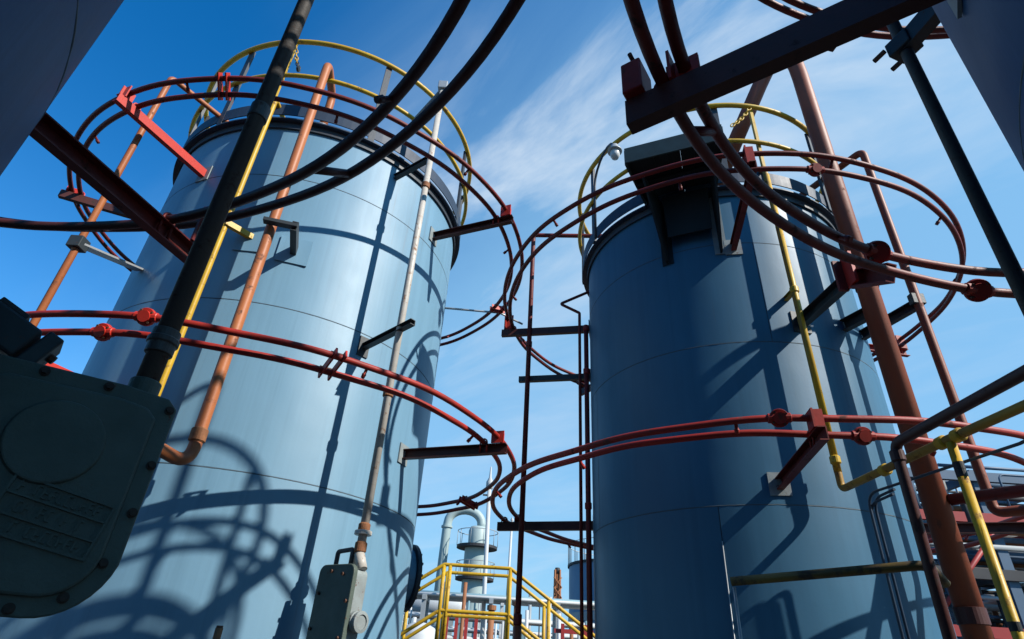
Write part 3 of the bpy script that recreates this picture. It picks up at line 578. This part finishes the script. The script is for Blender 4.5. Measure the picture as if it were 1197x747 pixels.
# rim platform of the slate tank
zf = 5.82
t = thing('rim_platform', 'dark steel landing on knee plates at the rim of the slate tank', 'platform', tuple(pol(c, 206, R0, 4.95)))
A1 = Vector((0.975, 3.90, zf)); A2 = Vector((1.79, 3.54, zf)); B1 = Vector((1.33, 4.50, zf)); B2 = Vector((1.93, 4.17, zf))
ex = (A2 - A1).normalized(); ey = Vector((-ex.y, ex.x, 0))
nb2 = 7
for k in range(nb2):      # floor planks running from shell to outer edge
    q0 = A1.lerp(A2, (k + 0.006) / nb2); q1 = A1.lerp(A2, (k + 0.994) / nb2); r0 = B1.lerp(B2, (k + 0.006) / nb2); r1 = B1.lerp(B2, (k + 0.994) / nb2)
    MB().add([q0, q1, r1, r0, q0 + Z * .03, q1 + Z * .03, r1 + Z * .03, r0 + Z * .03], [(0, 1, 2, 3), (7, 6, 5, 4), (0, 4, 5, 1), (1, 5, 6, 2), (2, 6, 7, 3), (3, 7, 4, 0)]).build('floor_plank', 'platform', t)
def slab(p, q, h0, h1, th=0.008):
    d = (q - p).normalized(); s_ = d.cross(Z); m = (p + q) / 2
    return MB().box((m.x, m.y, m.z + (h0 + h1) / 2), ((q - p).length / 2, th, (h1 - h0) / 2), (d, s_, Z))
slab(A1, A2, -0.06, 0.13).build('toe_board', 'toe_green_lit', t); slab(A1 + ey * .02, B1 + ex * .0, -0.06, 0.13).build('toe_board', 'toe_green_lit', t); slab(A2 + ey * .02, B2, -0.06, 0.13).build('toe_board', 'toe_green_lit', t)
channel(MB(), A1.lerp(B1, .45) - Z * .05, A2.lerp(B2, .45) - Z * .05, 0.06, 0.04, 0.005).build('joist', 'platform', t)
for az, zb in ((216.0, 5.0), (196.0, 5.0)):
    a, tt = rad_axes(az); s0 = pol(c, az, R0 + 0.003, 0)
    MB().prism([(0.0, zb - zf), (0.05, zb - zf), (0.52, -0.075), (0.0, -0.075)], (s0.x, s0.y, zf), a, Z, tt, -0.010, 0.010).build('knee_plate', 'platform', t)
    MB().box(pol(c, az, R0 + 0.006, 5.37), (0.005, 0.055, 0.38), (a, tt, Z)).build('pad_plate', 'platform' if az > 200 else 'gauge_grey', t)
MB().prism([(-0.20, -0.60), (0.20, -0.60), (0.22, -0.09), (-0.22, -0.09)], pol(c, 206, R0 + 0.10, zf), rad_axes(206)[1], Z, rad_axes(206)[0], -0.006, 0.006).build('shade_panel', 'platform', t)  # dark sheet between the knee plates, partly standing in for the platform's shadow

# lamp on gooseneck
t = thing('gooseneck_lamp', 'small white lamp on a dark curved conduit beside the rim platform', 'lamp', (0.86, 4.92, 5.76))
lp = Vector((0.985, 4.35, 6.45))
pts = [(0.86, 4.95, 5.70), (0.86, 4.93, 6.45)] + [Vector((0.86, 4.93, 6.45)).lerp(Vector((lp.x, lp.y, 6.45)), 0.5 - 0.5 * math.cos(k * math.pi / 8)) + Z * 0.24 * math.sin(k * math.pi / 8) for k in range(1, 9)]
MB().tube(pts, 0.014, 10).build('conduit', 'post_dark', t)
MB().lathe([(0.02, 0.06), (0.035, 0.05), (0.045, 0.0), (0.075, -0.03), (0.078, -0.045), (0.05, -0.05)], lp, 24).build('hood', 'galv', t)
MB().lathe([(0.05, -0.05), (0.052, -0.10), (0.035, -0.14), (0.0001, -0.15)], lp, 20).build('globe', 'lamp_glass', t)
t = thing('safety_chain', 'yellow chain hanging on the railing above the slate tank', 'chain', tuple(pol(c, 181, 1.5, 6.55)))
pa = pol(c, 176, 1.5, 6.86); pb = pol(c, 184, 1.49, 6.60)
for k in range(9):
    q = pa.lerp(pb, k / 8) - Z * 0.03 * math.sin(math.pi * k / 8); d = (pb - pa).normalized(); s_ = d.cross(Z).normalized() if k % 2 else d.cross(d.cross(Z)).normalized()
    MB().tube([q + d * 0.034 * math.cos(j * math.pi / 5) + s_ * 0.016 * math.sin(j * math.pi / 5) for j in range(10)], 0.007, 6, True).build('link', 'yellow', t)

# ------------------------------------------------------------------ dark pipe on the near right tank
c = TC['NR']
t = thing('dark_pipe', 'straight dark pipe clamped to the shaded tank beside the brown handrail', 'pipe', (1.82, 1.665, 0))
MB().tube(fillet([(1.82, 1.665, 0.05), (1.82, 1.665, 6.9), (2.0, 0.9, 6.9), (2.0, 0.9, 6.1)], 0.12), 0.027, 18).build('pipe', 'pole_dark', t)
pn = pol(c, 341, TR['NR'], 4.30); dd = Vector((1.82, 1.665, 4.30)) - pn
channel(MB(), pn, Vector((1.82, 1.665, 4.30)), 0.10, 0.06).build('bracket', 'stub_dark', t)
MB().box((1.82, 1.665, 4.30), (0.055, 0.05, 0.045), (*rad_axes(341), Z)).build('clamp', 'stub_dark', t, 0.006)
a, tt = rad_axes(341)
for s1 in (-1, 1): MB().disc(Vector((1.82, 1.665, 4.30)) + tt * 0.06 * s1 + a * .085, a, 0.013, 0.03, 6).build('bolt', 'bolt', t)

# ------------------------------------------------------------------ yellow step-over stairs behind
t = thing('stair_bridge', 'yellow pipe railed steel step-over stairs between the two tanks', 'stairs', (-0.3, 10.4, 0))
XL, XR, ZT, ZM, SL = -0.83, 0.235, 2.985, 2.325, 0.64
for yy in (10.0, 10.9):
    for nm, z in (('hand_rail', ZT), ('knee_rail', ZM)):
        e = 2.75
        MB().tube(fillet([(XL - e * 0.97, yy, z - SL * e), (XL, yy, z), (XR, yy, z), (XR + e * 0.97, yy, z - SL * e)], 0.05), 0.028, 10).build(nm, 'yellow', t)
    for x, zt in ((XL, ZT), (XR, ZT), (XL + 0.10, ZT), (XR + 0.62, ZT - 0.42), (XR + 1.6, ZT - 1.06), (XL - 0.62, ZT - 0.42), (XL - 1.6, ZT - 1.06)):
        if x == XL + 0.10 and yy > 10.5: continue
        MB().tube([(x, yy, 1.85 if XL <= x <= XR + 1e-6 else zt - 1.15), (x, yy, zt - 0.01)], 0.03, 10).build('post', 'yellow', t)
    for sg, x0 in ((-1, XL), (1, XR)):
        d = Vector((sg, 0, -SL)).normalized(); s_ = Y; u = d.cross(s_); MB().box(Vector((x0, yy, 1.80)) + d * 1.65, (1.66, 0.012, 0.10), (d, s_, u)).build('stringer', 'yellow', t)
    MB().box(((XL + XR) / 2, yy, 1.80), ((XR - XL) / 2, 0.012, 0.09)).build('edge_beam', 'yellow', t)
MB().box(((XL + XR) / 2, 10.45, 1.86), ((XR - XL) / 2, 0.43, 0.015)).build('deck', 'far_grey', t)
for k in range(9):
    for sg, x0 in ((-1, XL), (1, XR)):
        MB().box((x0 + sg * (0.16 + 0.30 * k), 10.45, 1.72 - 0.192 * k), (0.13, 0.43, 0.012)).build('tread', 'far_grey', t)

# ------------------------------------------------------------------ process column with gooseneck
t = thing('process_column', 'pale green process column with gooseneck pipe behind the yellow stairs', 'column', (-1.33, 40, 0))
MB().lathe([(0.78, 0), (0.78, 8.2), (0.78, 8.21)], (-1.33, 40, 0), 40).build('body', 'vessel', t)
MB().lathe([(0.60, 8.2), (0.62, 9.30), (0.5, 9.55), (0.0001, 9.65)], (-1.33, 40, 0), 40).build('head', 'vessel', t)
for z, rr in ((8.25, 1.32), (6.35, 1.22)):
    pl = MB().lathe([(0.79, z - 0.06), (rr, z - 0.06), (rr, z + 0.10), (0.79, z + 0.06)], (-1.33, 40, 0), 40, closed=True, smooth=False).build('ring_platform', 'far_dark', t)
    MB().tube([(-1.33 + rr * math.cos(k * .3142), 40 + rr * math.sin(k * .3142), z + 1.0) for k in range(20)], 0.025, 6, True).build('guard_rail', 'far_grey', pl)
    for k in range(10): MB().tube([(-1.33 + rr * math.cos(k * .6283), 40 + rr * math.sin(k * .6283), z + .1), (-1.33 + rr * math.cos(k * .6283), 40 + rr * math.sin(k * .6283), z + 1.0)], 0.02, 5).build('guard_post', 'far_grey', pl)
gx = [(-1.05, 40, 9.4)] + [(-2.27 + 1.12 * math.cos(q), 40, 9.75 + 0.85 * math.sin(q)) for q in [k * math.pi / 12 for k in range(13)]] + [(-3.42, 40, 9.5), (-3.62, 40, 0)]
MB().tube(gx, 0.29, 20).build('overhead_pipe', 'vessel', t)
MB().lathe([(0.29, -.06), (0.37, -.06), (0.37, .06), (0.29, .06)], (-3.42, 40, 9.45), 24, smooth=False).build('pipe_flange', 'vessel', t)
for k in range(4): MB().tube([(-0.9 + 0.13 * k, 39.1, 0), (-0.9 + 0.13 * k, 39.1, 5.5 - k * 0.6)], 0.04, 6).build('riser', 'far_grey', t)

t = thing('mast', 'tall white mast with a pointed tip behind the yellow stairs', 'mast', (-0.42, 25, 0))
MB().tube([(-0.30, 25, 0), (-0.50, 25, 8.2)], 0.085, 10).build('pole', 'far_white', t)
MB().lathe([(0.09, 0), (0.16, 0.05), (0.16, 0.30), (0.06, 0.5), (0.03, 0.95), (0.0001, 1.0)], (-0.50, 25, 8.15), 14).build('tip', 'far_white', t)
MB().box((-0.46, 25, 7.9), (0.3, 0.03, 0.03)).build('cross_arm', 'far_dark', t)
t = thing('mast', 'thin plain white mast beside the taller pointed mast', 'mast', (0.5, 25, 0))
MB().tube([(0.45, 25, 0), (0.54, 25, 6.9)], 0.05, 8).build('pole', 'far_white', t); MB().lathe([(0.05, 0), (0.08, 0.06), (0.0001, 0.2)], (0.54, 25, 6.88), 10).build('tip', 'far_white', t)

t = thing('storage_tank', 'distant deep blue tank with thin rail posts beyond the stairs', 'tank', (9.25, 44.2, 0))
MB().lathe([(4.05, 0), (4.05, 8.1)], (9.25, 44.2, 0), 64).build('shell', 'far_blue', t)
MB().lathe([(4.15, 8.1), (4.15, 8.25), (0.3, 8.9), (0.0001, 8.9)], (9.25, 44.2, 0), 64, smooth=False).build('roof', 'far_dark', t)
MB().lathe([(4.06, 4.6), (4.10, 4.6), (4.10, 5.1), (4.06, 5.1)], (9.25, 44.2, 0), 64, smooth=False).build('band', 'far_grey', t)
for k in range(24): MB().tube([(9.25 + 4.1 * math.cos(k * .2618 + .1), 44.2 + 4.1 * math.sin(k * .2618 + .1), 8.25), (9.25 + 4.1 * math.cos(k * .2618 + .1), 44.2 + 4.1 * math.sin(k * .2618 + .1), 9.6)], 0.03, 5).build('rail_post', 'far_dark', t)
MB().tube([(9.25 + 4.1 * math.cos(k * .131), 44.2 + 4.1 * math.sin(k * .131), 9.6) for k in range(48)], 0.025, 5, True).build('top_rail', 'far_white', t)

t = thing('lattice_stack', 'narrow rust red lattice stack beside the distant deep blue tank', 'stack', (3.35, 34, 0))
for dx in (-0.22, 0.22):
    for dy in (-0.22, 0.22): MB().tube([(3.35 + dx, 34 + dy, 0), (3.35 + dx * .6, 34 + dy * .6, 6.4)], 0.045, 6).build('leg', 'far_rust', t)
for k in range(12):
    z = 0.5 * k; MB().tube([(3.13, 33.78, z), (3.57, 33.78, z + .5)], 0.03, 5).build('brace', 'far_rust', t); MB().tube([(3.57, 33.78, z), (3.13, 33.78, z + .5)], 0.03, 5).build('brace', 'far_rust', t)
MB().tube([(3.35, 34, 0), (3.35, 34, 6.2)], 0.11, 12).build('flue', 'far_rust', t); MB().tube([(3.35, 34, 6.2), (3.35, 34, 6.5)], 0.13, 12).build('cap', 'far_dark', t)

# ------------------------------------------------------------------ pipe racks behind
def rack(label, x0, x1, y, levels, posts, cols, pc, seed, dy=1.2):
    r = random.Random(seed); t = thing('pipe_rack', label, 'pipe rack', ((x0 + x1) / 2, y, 0), 'pipe racks in the background')
    for x in posts:
        for y2 in (y, y + dy): MB().box((x, y2, levels[-1] / 2), (0.08, 0.08, levels[-1] / 2)).build('column', pc, t)
        for z in levels: MB().box((x, y + dy / 2, z - 0.11), (0.075, dy / 2 + .15, 0.075)).build('cross_beam', pc, t)
    for z in levels:
        n = r.randint(7, 9)
        for k in range(n):
            rr = r.uniform(0.03, 0.11); yy = y + dy * (k + 0.5) / n; zz_ = z - 0.03 + rr
            a0 = x0 + r.uniform(0, 0.8); a1 = x1 - r.uniform(0, 0.8)
            if r.random() < 0.4: pth = fillet([(a0, yy, 0.1), (a0, yy, zz_), (a1, yy, zz_)], 0.25)
            else: pth = [(a0, yy, zz_), (a1, yy, zz_)]
            MB().tube(pth, rr, 8).build('pipe', r.choice(cols), t)
    for k in range(int((x1 - x0) * 2.4)):
        x = r.uniform(x0, x1); z = levels[-1] * r.uniform(.5, 1.12)
        MB().tube([(x, y - 0.25, 0.05), (x, y - 0.25, z)], r.uniform(.03, .08), 7).build('riser', r.choice(cols), t)
    return t
rack('pale grey pipe rack directly behind the yellow stairs', -5.5, 4.2, 24.0, [2.2, 3.85], [-5, -2.6, -0.1, 2.4], ['far_white', 'far_grey', 'far_white', 'far_teal', 'far_rust'], 'far_grey', 5)
rack('white pipe rack with crowded levels, farther off behind the stairs', -6, 7, 30.0, [1.6, 3.0, 4.3], [-5, -2.4, .4, 3.1, 5.6], ['far_white', 'far_grey', 'far_teal', 'far_white', 'far_dark'], 'far_white', 9)
rack('teal and grey low pipe rack in front of the crowded white one', -4.5, 4.5, 27.0, [1.2, 2.5, 3.3], [-4.2, -1.4, 1.3, 4.0], ['far_white', 'far_grey', 'far_teal', 'far_teal', 'far_rust', 'far_white'], 'far_teal', 14)
t = thing('process_drum', 'white horizontal drum on saddles above the background pipe racks', 'vessel', (-2.9, 33, 0))
MB().lathe([(0.0001, -1.5), (0.35, -1.42), (0.6, -1.15), (0.6, 1.15), (0.35, 1.42), (0.0001, 1.5)], (-2.9, 33, 4.2), 28, X).build('shell', 'far_white', t)
for dx in (-0.8, 0.8): MB().box((-2.9 + dx, 33, 1.85), (0.1, 0.4, 1.85)).build('saddle', 'far_grey', t)
t = thing('pump_skid', 'red steel pump skid behind the yellow stair posts', 'skid', (-0.9, 20, 0))
for dx in (-0.45, -0.15, 0.15, 0.45): MB().box((-0.95 + dx, 20, 1.55), (0.05, 0.05, 1.55)).build('upright', 'far_red', t)
for z in (1.4, 2.2, 3.05): MB().box((-0.95, 20.07, z), (0.55, 0.03, 0.05)).build('cross_bar', 'far_red', t)
t = thing('pump_skid', 'narrow red steel skid in front of the distant deep blue tank', 'skid', (2.3, 20, 0))
for dx in (-0.35, 0.35): MB().box((2.5 + dx, 20, 1.45), (0.05, 0.05, 1.45)).build('upright', 'far_red', t)
for z in (1.6, 2.7): MB().box((2.5, 20.07, z), (0.6, 0.03, 0.06)).build('cross_bar', 'far_red', t)
t = thing('white_vessel', 'small white upright vessel beside the yellow stairs', 'vessel', (-2.1, 19, 0))
MB().lathe([(0.55, 0.3), (0.55, 2.3), (0.45, 2.5), (0.2, 2.62), (0.0001, 2.65)], (-2.1, 19, 0), 32).build('body', 'far_white', t)
for k in range(3): MB().tube([(-2.1 + .4 * math.cos(k * 2.1), 19 + .4 * math.sin(k * 2.1), 0), (-2.1 + .4 * math.cos(k * 2.1), 19 + .4 * math.sin(k * 2.1), .4)], .06, 6).build('leg', 'far_grey', t)
t = thing('rust_post', 'short rust orange post with a cap behind the yellow stairs', 'post', (-0.05, 18, 0))
MB().tube([(-0.05, 18, 0), (-0.05, 18, 3.0)], 0.09, 10).build('shaft', 'far_rust', t); MB().disc((-0.05, 18, 3.05), Z, 0.13, 0.06, 12).build('cap', 'far_rust', t)
t = thing('rust_post', 'taller rust orange post beside the narrow red skid', 'post', (0.9, 21, 0))
MB().tube([(0.75, 21, 0), (0.75, 21, 3.4)], 0.09, 10).build('shaft', 'far_rust', t); MB().disc((0.75, 21, 3.45), Z, 0.13, 0.06, 12).build('cap', 'far_rust', t)

# ------------------------------------------------------------------ process structure at the right
def structure():
    r = random.Random(21)
    t = thing('process_structure', 'open steel process structure packed with pipes behind the rust red pipe', 'structure', (9.5, 12.5, 0))
    xs = [7.6, 9.35, 11.2, 13.2]; ys = [11.2, 13.6]
    for x in xs:
        for y in ys: MB().box((x, y, 2.75), (0.10, 0.10, 2.75)).build('column', 'steel_blue', t)
    for z, m_ in ((1.4, 'steel_blue'), (2.6, 'far_red'), (3.55, 'far_dark'), (4.55, 'far_red'), (5.35, 'steel_blue')):
        for y in ys: MB().box(((xs[0] + xs[-1]) / 2, y - 0.12, z), (2.95, 0.05, 0.09)).build('beam', m_, t)
        for x in xs: MB().box((x - 0.12, 12.4, z - 0.01), (0.04, 1.2, 0.08)).build('beam', m_, t)
    for k, x in enumerate(xs[:-1]):
        for z in (0.2, 2.7):
            a = Vector((x, 11.0, z)); b = Vector((xs[k + 1], 11.0, z + 1.7)); MB().tube([a, b], 0.045, 6).build('brace', 'far_red' if z > 2 else 'steel_blue', t)
    cols = ['far_white', 'galv', 'far_grey', 'steel_blue', 'steel_blue', 'far_dark', 'far_dark', 'far_rust']
    for z in (0.9, 1.3, 1.75, 2.1, 2.45, 2.85, 3.2, 3.7, 4.0, 4.3, 4.75, 5.05, 5.5):
        for k in range(9):
            rr = r.uniform(0.02, 0.075); y = 11.0 + r.uniform(0.0, 2.3); x0 = 7.3 + r.uniform(0, 2.5); x1 = x0 + r.uniform(1.5, 4.5); zz_ = z + r.uniform(-.1, .1)
            q = [(x0, y, zz_), (x1, y, zz_)]
            if r.random() < 0.5: q = fillet([(x0, y, zz_ - r.uniform(.4, 1.0)), (x0, y, zz_), (x1, y, zz_)], 0.12)
            if r.random() < 0.3: q = q + [(x1 + .05, y, zz_)]; q = fillet([*q[:-1], (x1, y + r.uniform(.3, .8), zz_)], .1)
            MB().tube(q, rr, 8).build('pipe', r.choice(cols), t)
    for k in range(60):
        x = 7.3 + r.uniform(0, 5.5); y = 11.1 + r.uniform(0, 2.2); z0 = r.uniform(0, 2.5); MB().tube([(x, y, z0), (x, y, z0 + r.uniform(1.0, 2.8))], r.uniform(.03, .09), 8).build('riser', r.choice(cols), t)
    for k in range(14):
        x = 7.5 + r.uniform(0, 5); y = 11.05 + r.uniform(0, 1.5); z = r.uniform(1.0, 5); MB().disc((x, y, z), (r.choice([0, 1]), 0.3, r.choice([0, 1])), r.uniform(.1, .18), .04, 16).build('valve_wheel', r.choice(['far_red', 'galv', 'steel_blue']), t)
    for k in range(6):
        x = 7.7 + 0.9 * k; MB().lathe([(0.0001, 0), (.22, .06), (.26, .2), (.26, .75), (.22, .9), (.0001, .95)], (x, 12.2, 1.45 + (k % 3) * 1.2), 18).build('drum', ['far_white', 'steel_blue', 'far_grey'][k % 3], t)
structure()
